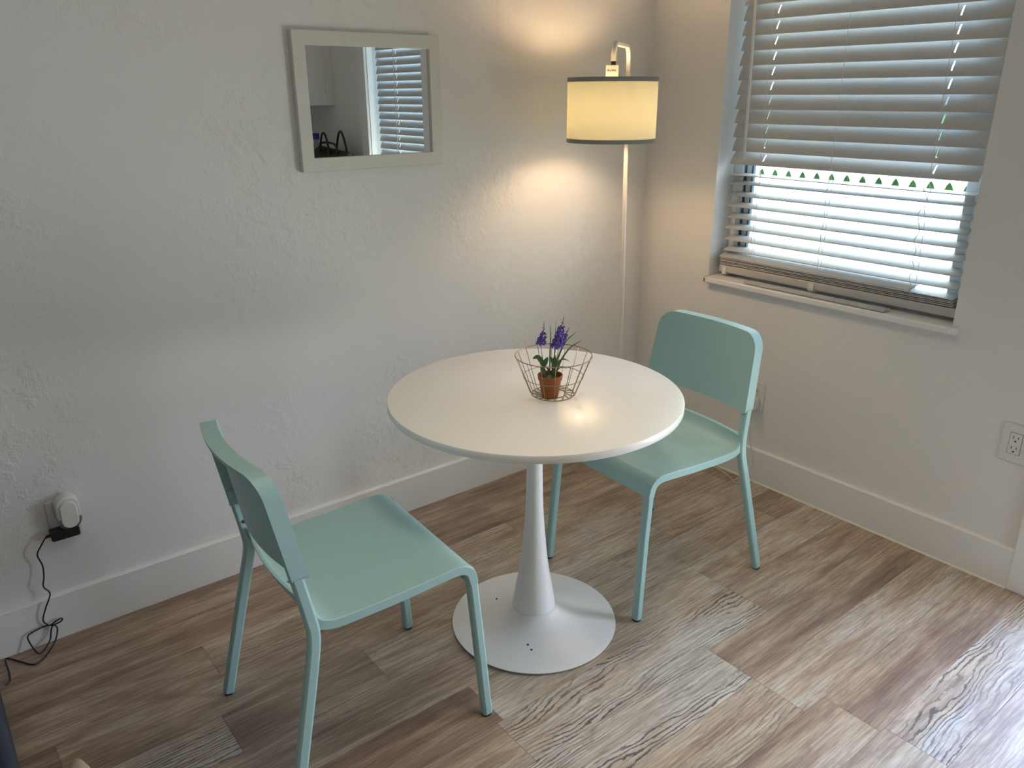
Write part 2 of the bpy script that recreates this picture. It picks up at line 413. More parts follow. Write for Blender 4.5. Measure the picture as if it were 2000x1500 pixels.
# right wall, with the window and the door cut out; the plaster turns into the reveals
struct('wall_right', boxes((0, WT, WY1, 0, -0.1, ZC), (0, WT, DY1, WY0, -0.1, ZC), (0, WT, WY0, WY1, -0.1, WZ0-0.022), (0, WT, WY0, WY1, WZ1, ZC),
                           (0, WT, DY0, DY1, DZ1, ZC), (0, WT, YB, DY0, -0.1, ZC)), M['wall_r'], smooth=0)
def baseboard(name, along, a, b):
    bm = bmesh.new(); T, H = 0.016, 0.1375
    if along == 'x': prism(bm, [(0, 0), (-T, 0), (-T, H-0.002), (-T+0.002, H), (0, H+0.0015)], 0, a, b)
    else: prism(bm, [(0, 0), (-T, 0), (-T, H-0.002), (-T+0.002, H), (0, H+0.0015)], 1, a, b)
    return struct(name, bm, M['trim'], smooth=0)
baseboard('baseboard_left', 'x', XL, -0.0)
baseboard('baseboard_right', 'y', DY1+0.09, -0.016)
# thin bead of yellowed caulk along the foot of the right baseboard
bm = bmesh.new(); prism(bm, [(-0.016, 0), (-0.0205, 0), (-0.016, 0.006)], 1, DY1+0.09, -0.016); struct('trim_2', bm, M['caulk'], smooth=0)

# window sill, frame, pane
win = boxes((0.105, WT, WY0, WY0+0.045, WZ0, WZ1), (0.105, WT, WY1-0.045, WY1, WZ0, WZ1), (0.105, WT, WY0, WY1, WZ0, WZ0+0.035), (0.105, WT, WY0, WY1, WZ1-0.04, WZ1))
wino = struct('window_1', win, M['vinyl'], smooth=0, bevel=0.003)
bm = boxes((0.118, 0.15, WY1-0.078, WY1-0.051, WZ0+0.035, WZ1-0.04), (0.118, 0.15, WY0+0.051, WY0+0.085, WZ0+0.035, WZ1-0.04),
           (0.118, 0.15, WY0+0.045, WY1-0.045, WZ0+0.037, WZ0+0.07), (0.118, 0.15, WY0+0.045, WY1-0.045, 1.44, 1.475))
struct('sash', bm, M['vinyl'], wino, smooth=0, bevel=0.003)
struct('gasket', boxes((0.112, 0.125, WY1-0.0508, WY1-0.0455, WZ0+0.035, WZ1-0.04), (0.112, 0.125, WY1-0.086, WY1-0.0785, WZ0+0.07, WZ1-0.04)), M['gasket'], wino, smooth=0)
struct('pane', boxes((0.135, 0.139, WY0+0.08, WY1-0.075, WZ0+0.06, WZ1-0.04)), M['glass'], wino, smooth=0)
bm = bmesh.new(); prism(bm, [(-0.03, WZ0-0.019), (-0.03, WZ0-0.003), (-0.027, WZ0), (0.105, WZ0), (0.105, WZ0-0.022), (-0.027, WZ0-0.022)], 1, WY0+0.0005, WY1-0.0005)
prism(bm, [(-0.03, WZ0-0.019), (-0.03, WZ0-0.003), (-0.027, WZ0), (-0.0005, WZ0), (-0.0005, WZ0-0.022), (-0.027, WZ0-0.022)], 1, WY0-0.022, WY0+0.0005)
prism(bm, [(-0.03, WZ0-0.019), (-0.03, WZ0-0.003), (-0.027, WZ0), (-0.0005, WZ0), (-0.0005, WZ0-0.022), (-0.027, WZ0-0.022)], 1, WY1-0.0005, WY1-0.010+0.002)
struct('window_sill', bm, M['trim'], wino, smooth=0, bevel=0.0015)

# glazed door at the right, with a blind over its upper glass
dr = boxes((0.075, 0.115, DY0+0.004, DY0+0.055, 0.006, DZ1-0.004), (0.075, 0.115, DY1-0.055, DY1-0.004, 0.006, DZ1-0.004),
           (0.075, 0.115, DY0+0.055, DY1-0.055, 0.006, 0.13), (0.075, 0.115, DY0+0.055, DY1-0.055, DZ1-0.10, DZ1-0.004))
door = struct('door_1', dr, M['cabinet'], smooth=0, bevel=0.002)
struct('pane', boxes((0.093, 0.097, DY0+0.05, DY1-0.05, 0.12, DZ1-0.095)), M['glass'], door, smooth=0)
struct('handle', boxes((0.02, 0.032, DY1-0.05, DY1-0.03, 0.98, 1.10), (0.032, 0.075, DY1-0.046, DY1-0.034, 1.03, 1.05)), M['screw'], door, bevel=0.003)
def casing():
    T, Wd = 0.020, 0.09
    return boxes((-T, 0, DY1, DY1+Wd, 0, DZ1+Wd), (-T, 0, DY0-Wd, DY0, 0, DZ1+Wd), (-T, 0, DY0, DY1, DZ1, DZ1+Wd))
struct('trim_1', casing(), M['trim'], smooth=0, bevel=0.003)
struct('trim_3', boxes((0.0, 0.16, DY1-0.003, DY1, 0, DZ1), (0.0, 0.16, DY0, DY0+0.003, 0, DZ1), (0, 0.16, DY0, DY1, DZ1-0.003, DZ1)), M['trim'], smooth=0)

# outside: white paved yard, low white wall with a row of triangular openings, hedge behind it
struct('ground', boxes((WT, 14, -8, 12, -0.25, -0.15)), M['outside'], smooth=0)
def breeze_wall():
    bm = bmesh.new(); X0, X1 = 4.0, 4.03
    box(bm, X0, X1, -1.5, 5.0, -0.15, 0.745); box(bm, X0, X1, -1.5, 5.0, 0.835, 1.0)
    y = -1.5; st = 0.142
    while y < 5.0:
        prism(bm, [(y+st*0.32, 0.745), (y+st*0.68, 0.745), (y+st*0.80, 0.79), (y+st*1.0, 0.825), (y+st*1.0, 0.835), (y, 0.835), (y, 0.825), (y+st*0.20, 0.79)], 0, X0, X1); y += st
    return bm
struct('wall_outside', breeze_wall(), M['outside'], smooth=0)
def hedge():
    bm = bmesh.new(); rnd = random.Random(3)
    for i in range(1400):
        p = Vector((rnd.uniform(4.5, 5.0), rnd.uniform(-2, 6), rnd.uniform(-0.15, 1.5)))
        a = Vector((rnd.uniform(-1, 1), rnd.uniform(-1, 1), rnd.uniform(-1, 1))).normalized()*0.09
        c = a.cross(Vector((rnd.uniform(-1, 1), rnd.uniform(-1, 1), rnd.uniform(-1, 1)))).normalized()*0.045
        bm.faces.new([bm.verts.new(p+v) for v in (a, c, -a, -c)])
    box(bm, 4.9, 5.1, -2, 6, -0.15, 1.5)
    return bm
h = obj('hedge', hedge(), M['hedge'], smooth=0)
tag(h, 'green hedge seen outside through the row of openings in the white wall', 'hedge')

# ------------------------------------------------------------------ window blind
def slat_mesh(bm, y0, y1, xc, zc, tilt, width=0.0635, th=0.0028, crown=0.0035, holes=(), nx=12, ends=0):
    """slat along y; tilt from horizontal, room edge (low x) goes down for positive tilt"""
    us = [-0.5+i/nx for i in range(nx+1)]
    ys = [y0]
    for hy in sorted(holes): ys += [hy-0.0026, hy+0.0026]
    n = 8
    ys = sorted(set(ys+[y0+(y1-y0)*i/n for i in range(n+1)]))
    ct, st = math.cos(tilt), math.sin(tilt)
    def P(u, y, s):
        a = u*width; hgt = crown*(1-4*u*u)+s*th/2
        return (xc+a*ct-hgt*st, y, zc+a*st+hgt*ct)
    top = [[bm.verts.new(P(u, y, 1)) for u in us] for y in ys]; bot = [[bm.verts.new(P(u, y, -1)) for u in us] for y in ys]
    def hole(j, i):
        ym = (ys[j]+ys[j+1])/2; um = (us[i]+us[i+1])/2
        return any(abs(ym-hy) < 0.0026 for hy in holes) and abs(um) < 0.21
    for j in range(len(ys)-1):
        for i in range(nx):
            if hole(j, i): continue
            bm.faces.new((top[j][i], top[j][i+1], top[j+1][i+1], top[j+1][i]))
            bm.faces.new((bot[j][i], bot[j+1][i], bot[j+1][i+1], bot[j][i+1]))
            for (di, dj, e0, e1) in ((-1, 0, (j, i), (j+1, i)), (1, 0, (j, i+1), (j+1, i+1)), (0, -1, (j, i), (j, i+1)), (0, 1, (j+1, i), (j+1, i+1))):
                ii, jj = i+di, j+dj
                if 0 <= ii < nx and 0 <= jj < len(ys)-1 and not hole(jj, ii): continue
                a, b = e0, e1
                bm.faces.new((top[a[0]][a[1]], top[b[0]][b[1]], bot[b[0]][b[1]], bot[a[0]][a[1]]))
BY0, BY1, BX = -1.287, -0.384, 0.066
HOLES = (-0.524, -1.146)
def window_blind():
    t = thing('window_blind', 'white slatted blind hanging in the window above the sill, its lower slats open', 'blind', (BX, (BY0+BY1)/2, 0.80))
    ox, oy, oz = t.location
    def local(bm):
        bmesh.ops.translate(bm, verts=bm.verts[:], vec=(-ox, -oy, -oz)); return bm
    pitch, z_first = 0.0503, 1.262
    bm = bmesh.new()
    for k in range(17):
        z = z_first-0.0225+pitch*k+0.028*0
        til = math.radians(64)
        if k == 0: til = math.radians(52)
        j = random.uniform(-1, 1)
        slat_mesh(bm, BY0+0.001*j, BY1+0.001*j, BX+0.004, z+0.008, til, holes=HOLES)
    top_z = z_first+pitch*17
    obj('closed_slats', local(bm), M['blind'], t, smooth=50)
    bm = bmesh.new()
    zs = [1.186, 1.156, 1.113, 1.072, 1.030, 0.988, 0.943, 0.900]; tl = [2, 5, 9, 10, 11, 11, 12, 10]
    for i, (z, a) in enumerate(zip(zs, tl)):
        slat_mesh(bm, BY0+0.004, BY1-0.001, BX+0.02, z-0.004, math.radians(a), holes=())
    obj('open_slats', local(bm), M['blind'], t, smooth=50)
    bm = bmesh.new()
    for i in range(5):
        dx = [0.0, 0.003, -0.002, 0.002, -0.003][i]
        slat_mesh(bm, BY0+0.002, BY1-0.002+dx, BX+0.004+dx, 0.8395+i*0.0058, math.radians([0, 1, -1, 2, 1][i]), crown=0.001)
    obj('stacked_slats', local(bm), M['blind'], t, smooth=50)
    bm = bmesh.new(); slat_mesh(bm, -1.150, BY1+0.002, BX-0.001, 0.8735, math.radians(12), crown=0.003)
    o = obj('broken_slat', local(bm), M['blind'], t, smooth=50); o['label'] = 'short slat lying skewed on the stacked slats'
    bm = bmesh.new(); prism(bm, rrect(BX-0.030, BX+0.035, 0.8055, 0.8345, 0.004, 3), 1, WY0+0.005, BY1-0.003)
    obj('bottom_rail', local(bm), M['blind'], t)
    for y, wd in ((-0.795, 0.024), (-0.412, 0.020)):
        bm = boxes((BX-0.034, BX-0.0255, y-wd/2, y+wd/2, 0.802, 0.83), (BX-0.03, BX+0.005, y-wd/2, y+wd/2, 0.798, 0.8115))
        obj('rail_clip', local(bm), M['white_plastic'], t, bevel=0.002)
    bm = boxes((BX-0.03, BX+0.035, BY0, BY1, 2.03, 2.075))
    obj('headrail', local(bm), M['blind'], t, bevel=0.003)
    bm = bmesh.new(); tube(bm, [(BX-0.034, -0.436, 2.03), (BX-0.034, -0.452, 1.6), (BX-0.034, -0.458, 1.245)], 0.0048, 8)
    obj('tilt_wand', local(bm), M['white_plastic'], t)
    rnd = random.Random(5)
    for y in (-0.524, -0.81, -1.146):
        bm = bmesh.new()
        for dx in (-0.031, 0.036):
            pts = [(BX+dx, y+0.002, 2.03), (BX+dx*0.72-0.004, y+0.002, 1.5), (BX+dx*0.72-0.004, y, 1.235)]
            z = 1.235
            while z > 0.87:
                z -= 0.045; amp = 0.004 if y > -1 else 0.009
                pts.append((BX+0.02+dx, y+rnd.uniform(-amp, amp), z))
            tube(bm, smooth_path(pts, 4), 0.0009, 5)
        obj('ladder_cord', local(bm), M['cord'], t)
        bm = bmesh.new(); pts = []; z = 1.235
        amp = 0.004 if y > -1 else 0.014
        while z > 0.87:
            pts.append((BX-0.012+rnd.uniform(0, .01), y+0.012+rnd.uniform(-amp, amp), z)); z -= 0.03
        tube(bm, smooth_path(pts, 4), 0.0011, 5)
        obj('lift_cord', local(bm), M['cord'], t)
    return t
window_blind()
bm = bmesh.new(); slat_mesh(bm, -1.098, -0.545, 0.001, 0.7965, math.radians(3), width=0.034, th=0.006, crown=0.0012)
tag(obj('blind_slat', bm, M['blind'], smooth=50), 'loose white strip lying flat along the front of the window sill', 'slat')

# blind on the glazed door
def door_blind():
    y0, y1 = DY0+0.052, DY1-0.052
    t = thing('door_blind', 'white slatted blind on the glazed door, seen reflected in the mirror', 'blind', (0.05, (y0+y1)/2, 0.95))
    ox, oy, oz = t.location
    bm = bmesh.new(); z = 1.005
    while z < 1.88:
        slat_mesh(bm, y0, y1, 0.045, z, math.radians(66), width=0.05, holes=((y0+y1)/2-0.04,)); z += 0.044
    bmesh.ops.translate(bm, verts=bm.verts[:], vec=(-ox, -oy, -oz)); obj('slats', bm, M['blind'], t, smooth=50)
    bm = boxes((0.02, 0.07, y0, y1, 1.90, 1.945)); bmesh.ops.translate(bm, verts=bm.verts[:], vec=(-ox, -oy, -oz)); obj('headrail', bm, M['blind'], t)
    bm = boxes((0.022, 0.068, y0, y1, 0.955, 0.972)); bmesh.ops.translate(bm, verts=bm.verts[:], vec=(-ox, -oy, -oz)); obj('bottom_rail', bm, M['blind'], t)
    bm = bmesh.new()
    for dx in (0.021, 0.069): tube(bm, [(dx, (y0+y1)/2-0.04, 1.9), (dx, (y0+y1)/2-0.04, 0.97)], 0.002, 5)
    bmesh.ops.translate(bm, verts=bm.verts[:], vec=(-ox, -oy, -oz)); obj('ladder_cord', bm, M['cord'], t)
door_blind()

# ------------------------------------------------------------------ table
TX, TY, TR, TH = -1.282, -0.811, 0.3924, 0.727
def table():
    t = thing('pedestal_table', 'round white pedestal dining table between the two mint chairs', 'table', (TX, TY, 0))
    bm = bmesh.new(); lathe(bm, [(TR-0.004, TH-0.0215), (TR-0.001, TH-0.0205), (TR, TH-0.018), (TR, TH-0.003), (TR-0.0008, TH-0.001), (TR-0.003, TH)], 128)
    obj('tabletop', bm, M['table_top'], t, smooth=30)
    prof = [(0.0632, 0.060), (0.0620, 0.068), (0.054, 0.122), (0.044, 0.178), (0.036, 0.243), (0.0265, 0.36), (0.0225, 0.48), (0.0222, 0.55), (0.0242, 0.63), (0.0285, 0.69), (0.031, 0.7055)]
    pp = smooth_path([(r, 0, z) for r, z in prof], 5)
    bm = bmesh.new(); lathe(bm, [(p.x, p.z) for p in pp], 64); obj('pedestal', bm, M['table_base'], t)
    bp = smooth_path([(r, 0, z) for r, z in [(0.2424, 0.0075), (0.20, 0.0110), (0.16, 0.0160), (0.125, 0.0235), (0.10, 0.0325), (0.080, 0.0440), (0.066, 0.0570), (0.0605, 0.0590)]], 5)
    bm = bmesh.new(); lathe(bm, [(0.236, 0.002), (0.2415, 0.0035), (0.2428, 0.006)]+[(p.x, p.z) for p in bp], 96)
    b = obj('base', bm, M['table_base'], t, smooth=30)
    bm = bmesh.new(); lathe(bm, [(0.232, 0.0), (0.234, 0.002)], 64); obj('foot_ring', bm, M['rubber'], t)
    for (wx, wy, z) in ((-1.3846, -0.9077, 0.0201), (-1.3879, -0.9274, 0.0166), (-1.3251, -0.6846, 0.0217)):
        bm = bmesh.new(); lathe(bm, [(0.0032, z-0.001), (0.0032, z+0.0006)], 12, wx-TX, wy-TY); obj('screw_hole', bm, M['black'], b)
    return t
table()

# ------------------------------------------------------------------ chairs
def seat_bm():
    prof = [(-0.150, 0.493), (-0.151, 0.478), (-0.146, 0.464), (-0.132, 0.4555), (-0.105, 0.450), (-0.05, 0.4495), (0.03, 0.452), (0.10, 0.456), (0.155, 0.460), (0.19, 0.4605), (0.213, 0.454), (0.229, 0.440), (0.237, 0.420), (0.2405, 0.402)]
    P = [Vector((0, y, z)) for y, z in prof]; P = smooth_path(P, 3)
    n = len(P); nu = 16; W = 0.2145
    bm = bmesh.new(); top = []; bot = []
    for i, p in enumerate(P):
        tg = (P[min(i+1, n-1)]-P[max(i-1, 0)]).normalized(); nr = Vector((0, tg.z, -tg.y))   # points below/behind
        s = i/(n-1)
        rt, rb = [], []
        for k in range(nu+1):
            u = -1+2*k/nu; x = u*(W-0.013*max(0, 1-s/0.22))
            dish = 0.004*(1-u*u)*math.sin(PI*min(1, max(0, (s-0.2)/0.6)))
            bulge = 0.026*(1-u*u)*max(0, 1-s/0.24)
            th = 0.024 if abs(u) > 0.9 else 0.011
            if s > 0.93: th = 0.024
            q = Vector((x, p.y-bulge, p.z-dish))
            rt.append(bm.verts.new(q)); rb.append(bm.verts.new(q+nr*th))
        top.append(rt); bot.append(rb)
    for i in range(n-1):
        for k in range(nu):
            bm.faces.new((top[i][k], top[i][k+1], top[i+1][k+1], top[i+1][k])); bm.faces.new((bot[i][k], bot[i+1][k], bot[i+1][k+1], bot[i][k+1]))
        bm.faces.new((top[i][0], top[i+1][0], bot[i+1][0], bot[i][0])); bm.faces.new((top[i][nu], bot[i][nu], bot[i+1][nu], top[i+1][nu]))
    for k in range(nu):
        bm.faces.new((top[0][k], bot[0][k], bot[0][k+1], top[0][k+1])); bm.faces.new((top[-1][k], top[-1][k+1], bot[-1][k+1], bot[-1][k]))
    return bm
BK_Z0, BK_Z1 = 0.562, 0.800
def back_front_y(x, z):
    return -0.156-(z-BK_Z0)*0.155-0.034*(1-min(1, abs(x)/0.2145)**2)
def backrest_bm():
    W0, W1, R, r0 = 0.2110, 0.195, 0.05, 0.012
    zs = [BK_Z0, BK_Z0+0.003, BK_Z0+0.008, BK_Z0+0.014]+[BK_Z0+0.014+(BK_Z1-R-BK_Z0-0.014)*i/6 for i in range(1, 7)]
    zs += [BK_Z1-R+R*math.sin(PI/2*i/9) for i in range(1, 10)]
    def hw(z):
        w = W0+(W1-W0)*(z-BK_Z0)/(BK_Z1-BK_Z0)
        if z > BK_Z1-R: w -= R-math.sqrt(max(0, R*R-(z-(BK_Z1-R))**2))
        if z < BK_Z0+r0: w -= (r0-math.sqrt(max(0, r0*r0-(BK_Z0+r0-z)**2)))
        return w
    bm = bmesh.new(); DEP, PAN, RIM = 0.036, 0.010, 0.010
    fr, bk = [], []
    def cols(w):
        inner = w-RIM
        c = [-w, -inner]+[-inner+0.0005]+[(-inner+0.0005)+(2*inner-0.001)*i/14 for i in range(1, 14)]+[inner-0.0005, inner, w]
        return c
    # outer shell rows; the recess starts RIM below the top edge
    zt = BK_Z1-RIM
    for z in zs:
        fr.append([bm.verts.new((x, back_front_y(x, z), z)) for x in cols(hw(z))])
    zb = [z for z in zs if z < zt-0.002]+[zt-0.0006, zt]+[z for z in zs if z > zt+0.0015]
    for z in zb:
        row = []
        cs = cols(hw(z))
        for i, x in enumerate(cs):
            rim = i < 2 or i >= len(cs)-2 or z >= zt-1e-6
            row.append(bm.verts.new((x, back_front_y(x, z)-(DEP if rim else PAN), z)))
        bk.append(row)
    n = len(fr[0])
    for R_ in (fr, bk):
        for a, b in zip(R_, R_[1:]):
            for k in range(n-1): bm.faces.new((a[k], a[k+1], b[k+1], b[k]))
    # close the border
    F = [r[0] for r in fr]+fr[-1][1:-1]+[r[-1] for r in fr[::-1]]+fr[0][1:-1][::-1]
    B = [r[0] for r in bk]+bk[-1][1:-1]+[r[-1] for r in bk[::-1]]+bk[0][1:-1][::-1]
    eF = [bm.edges.get((F[i], F[(i+1) % len(F)])) for i in range(len(F))]; eB = [bm.edges.get((B[i], B[(i+1) % len(B)])) for i in range(len(B))]
    bmesh.ops.bridge_loops(bm, edges=[e for e in eF+eB if e])
    return bm
def make_chair(label, loc, rz):
    t = thing('dining_chair', label, 'chair', loc, rz, 'mint dining chairs at the white table')
    obj('seat', seat_bm(), M['mint'], t, smooth=38, bevel=0.004, segs=3)
    bk = obj('backrest', backrest_bm(), M['mint'], t, smooth=38, bevel=0.0025, segs=2)
    for s in (-1, 1):
        bm = bmesh.new(); sweep_rect(bm, [(s*0.211, 0.257, 0.006), (s*0.2035, 0.2385, 0.27), (s*0.2010, 0.2275, 0.405), (s*0.2005, 0.217, 0.440)], 0.0255, 0.026)
        lg = obj('leg', bm, M['mint'], t, smooth=30, bevel=0.0015)
        bm = bmesh.new(); sweep_rect(bm, [(s*0.211, 0.257, 0.0), (s*0.211, 0.257, 0.0065)], 0.021, 0.021); obj('foot_glide', bm, M['rubber'], lg)
        path = smooth_path([(s*0.243, -0.257, 0.006), (s*0.2315, -0.222, 0.16), (s*0.2175, -0.178, 0.35), (s*0.2095, -0.163, 0.425), (s*0.2030, -0.1665, 0.475), (s*0.1985, -0.180, 0.56), (s*0.1965, -0.1855, 0.60)], 4)
        bm = bmesh.new(); sweep_rect(bm, path, 0.0225, 0.027)
        lg = obj('leg', bm, M['mint'], t, smooth=30, bevel=0.0015)
        bm = bmesh.new(); sweep_rect(bm, [(s*0.243, -0.257, 0.0), (s*0.243, -0.257, 0.0065)], 0.019, 0.021); obj('foot_glide', bm, M['rubber'], lg)
        # screws on the inner side of each post and of the back's side flange
        for (x, y, z) in ((s*0.1975, -0.178, 0.590), (s*0.1882, -0.172, 0.512)):
            bm = bmesh.new(); lathe(bm, [(0.0045, -0.0015), (0.0045, 0.0012), (0.003, 0.002)], 12)
            bmesh.ops.rotate(bm, verts=bm.verts[:], cent=(0, 0, 0), matrix=Matrix.Rotation(-s*PI/2, 3, 'Y')); bmesh.ops.translate(bm, verts=bm.verts[:], vec=(x, y, z))
            obj('screw', bm, M['screw'], bk)
    return t
# local +y is the way the chair faces
make_chair('mint chair at the left of the table, seen from behind its backrest', (-1.864, -0.8025, 0), -0.0574-PI/2)
make_chair('mint chair tucked under the right side of the table, below the window', (-0.777, -0.806, 0), 3.093-PI/2)

# ------------------------------------------------------------------ floor lamp
def floor_lamp():
    px, py = -0.330, -0.226
    t = thing('floor_lamp', 'lit white floor lamp with drum shade in the room corner', 'lamp', (px, py, 0))
    sx, sy = -0.527-px, -0.310-py
    bm = bmesh.new(); lathe(bm, smooth_prof([(0.104, 0.0), (0.105, 0.012), (0.102, 0.016), (0.02, 0.020), (0.012, 0.03)]), 64); obj('base', bm, M['lamp_white'], t)
    topx, topy = 0.0, 0.036
    d = Vector((sx-topx, sy-topy, 0)).normalized(); zt = 1.634; rb = 0.042
    A = Vector((topx, topy, 0)); B = Vector((sx, sy, 0))
    bm = bmesh.new(); sweep_rect(bm, [(0, 0, 0.022), (topx*0.5, topy*0.5, 0.8), (topx, topy, zt-rb-0.012)], 0.0155, 0.0155, side=(0.8, 0.6, 0)); obj('pole', bm, M['lamp_white'], t)
    pts = [A+Vector((0, 0, zt-rb-0.012))]
    for k in range(7):
        a = PI/2*k/6; pts.append(A+d*rb*(1-math.cos(a))+Vector((0, 0, zt-rb+rb*math.sin(a))))
    for k in range(7):
        a = PI/2*k/6; pts.append(B-d*rb*(1-math.sin(a))+Vector((0, 0, zt-rb+rb*math.cos(a))))
    pts.append(B+Vector((0, 0, 1.578)))
    bm = bmesh.new(); sweep_rect(bm, pts, 0.0155, 0.0155, side=d.cross(Vector((0, 0, 1)))); obj('arm', bm, M['lamp_white'], t)
    bm = bmesh.new(); lathe(bm, [(0.0075, 1.5665), (0.0085, 1.568), (0.0085, 1.576), (0.007, 1.579)], 20, sx, sy); obj('swivel', bm, M['black'], t)
    # shade: open drum with wall thickness
    R, z0, z1, th = 0.1515, 1.3215, 1.5275, 0.0012
    bm = bmesh.new(); S = 96
    lathe(bm, [(R, z0), (R, z1), (R-th, z1), (R-th, z0), (R, z0)], S, sx, sy, cap=False); bmesh.ops.remove_doubles(bm, verts=bm.verts[:], dist=1e-6)
    sh = obj('lamp_shade', bm, M['shade'], t)
    for a, b in ((z0-0.0005, z0+0.0125), (z1-0.0135, z1+0.0005)):
        bm = bmesh.new(); lathe(bm, [(R+0.0008, a), (R+0.0008, b), (R-th-0.0008, b), (R-th-0.0008, a), (R+0.0008, a)], S, sx, sy, cap=False); bmesh.ops.remove_doubles(bm, verts=bm.verts[:], dist=1e-6)
        obj('shade_band', bm, M['band'], sh)
    bm = bmesh.new()
    for k in range(3):
        a = 2*PI*k/3+0.5; tube(bm, [(sx+0.012*math.cos(a), sy+0.012*math.sin(a), 1.508), (sx+(R-0.002)*math.cos(a), sy+(R-0.002)*math.sin(a), 1.520)], 0.0016, 6)
    obj('shade_spider', bm, M['lamp_white'], sh)
    bm = bmesh.new(); lathe(bm, smooth_prof([(0.010, 1.566), (0.014, 1.560), (0.014, 1.471), (0.013, 1.469)]), 24, sx, sy); obj('socket', bm, M['lamp_white'], t)
    bm = bmesh.new(); lathe(bm, [(0.010, 1.470), (0.014, 1.460), (0.024, 1.436), (0.028, 1.416), (0.026, 1.398), (0.017, 1.386), (0.004, 1.382)], 24, sx, sy); obj('bulb', bm, M['bulb'], t)
    # paper tag hanging from the socket top, turned to the room
    bm = bmesh.new(); nrm = Vector((-0.70, -0.71, 0)); sd = Vector((0.71, -0.70, 0))
    c = Vector((sx, sy, 1.546))+nrm*0.018-sd*0.004
    for q in (1,):
        V = []
        for o_ in (0, 0.0015):
            for a, b in ((-0.021, -0.020), (0.021, -0.020), (0.021, 0.019), (-0.021, 0.019)):
                V.append(bm.verts.new(c+sd*a+Vector((0, 0, b))+nrm*o_))
        for f in ((3, 2, 1, 0), (4, 5, 6, 7), (0, 1, 5, 4), (1, 2, 6, 5), (2, 3, 7, 6), (3, 0, 4, 7)): bm.faces.new([V[i] for i in f])
    tg = obj('tag', bm, M['white_plastic'], t, smooth=0)
    bm = bmesh.new(); rnd = random.Random(2)
    for i in range(8):
        a = -0.016+i*0.0038; b = rnd.uniform(0.004, 0.0075); wd = 0.0026
        V = [bm.verts.new(c+sd*x+Vector((0, 0, z))+nrm*0.002) for x, z in ((a, 0.0), (a+wd, 0.0), (a+wd, b), (a, b))]; bm.faces.new(V)
    obj('print', bm, M['ink'], tg, smooth=0)
    return t
def smooth_prof(p): return p
floor_lamp()

# ------------------------------------------------------------------ mirror
def wall_mirror():
    x0, x1, z0, z1, T = -1.529, -1.027, 1.258, 1.653, 0.022
    fw = 0.040
    t = thing('wall_mirror', 'rectangular mirror in a whitewashed wooden frame on the left wall', 'mirror', ((x0+x1)/2, 0, (z0+z1)/2))
    hx, hz = (x1-x0)/2, (z1-z0)/2
    bm = bmesh.new()
    # four mitred rails
    O = [(-hx, -hz), (hx, -hz), (hx, hz), (-hx, hz)]; I = [(-hx+fw, -hz+fw), (hx-fw, -hz+fw), (hx-fw, hz-fw), (-hx+fw, hz-fw)]
    yb, yf = -0.001, -T
    vo = [[bm.verts.new((x, y, z)) for x, z in O] for y in (yb, yf)]; vi = [[bm.verts.new((x, y, z)) for x, z in I] for y in (yb, yf)]
    for i in range(4):
        j = (i+1) % 4
        bm.faces.new((vo[1][i], vo[1][j], vi[1][j], vi[1][i])); bm.faces.new((vo[0][i], vi[0][i], vi[0][j], vo[0][j]))
        bm.faces.new((vo[0][i], vo[0][j], vo[1][j], vo[1][i])); bm.faces.new((vi[0][i], vi[1][i], vi[1][j], vi[0][j]))
    obj('frame', bm, M['frame_wood'], t, smooth=0, bevel=0.002)
    obj('mirror_glass', boxes((-hx+fw-0.004, hx-fw+0.004, -0.0125, -0.0095, -hz+fw-0.004, hz-fw+0.004)), M['mirror'], t, smooth=0)
wall_mirror()

# ------------------------------------------------------------------ basket and potted flowers
BXC, BYC = -1.250, -0.847
def wire_basket():
    t = thing('wire_basket', 'open brass wire basket on the white table around the small flower pot', 'basket', (BXC, BYC, TH))
    r0, r1, H = 0.060, 0.101, 0.108; wr = 0.0010
    def ring(r, z, n=64): return [(r*math.cos(2*PI*i/n), r*math.sin(2*PI*i/n), z) for i in range(n)]
    bm = bmesh.new(); tube(bm, ring(r1, H), 0.0014, 8, True); obj('rim', bm, M['wire'], t)
    bm = bmesh.new(); tube(bm, ring(r0+(r1-r0)*0.47, H*0.47), wr, 6, True); tube(bm, ring(r0-0.004, 0.0012), wr, 6, True)
    n = 16
    for k in range(n):
        a = 2*PI*k/n+0.12; c, s = math.cos(a), math.sin(a)
        a2 = a+2*PI/n*0.9; ri = 0.034
        pts = [(r1*c, r1*s, H), (r0*c, r0*s, 0.004), ((r0-0.004)*c, (r0-0.004)*s, 0.0014), (ri*math.cos(a2), ri*math.sin(a2), 0.0012)]
        tube(bm, pts, wr, 6)
    tube(bm, ring(0.034, 0.0012, 32), wr, 6, True)
    obj('wires', bm, M['wire'], t)
wire_basket()
def leaf_strip(bm, pts, w, n=8, fold=0.0):
    """leaf of varying width along a path; side is horizontal-ish"""
    P = smooth_path(pts, n); N = len(P); L_, R_, Cn = [], [], []
    for i, p in enumerate(P):
        tg = (P[min(i+1, N-1)]-P[max(i-1, 0)]).normalized(); side = tg.cross(Vector((-0.62, -0.78, 0.35))).normalized()
        nn = side.cross(tg); s = i/(N-1); ww = w(s)
        L_.append(bm.verts.new(p-side*ww+nn*fold*ww)); R_.append(bm.verts.new(p+side*ww+nn*fold*ww)); Cn.append(bm.verts.new(p))
    for i in range(N-1):
        bm.faces.new((L_[i], Cn[i], Cn[i+1], L_[i+1])); bm.faces.new((Cn[i], R_[i], R_[i+1], Cn[i+1]))
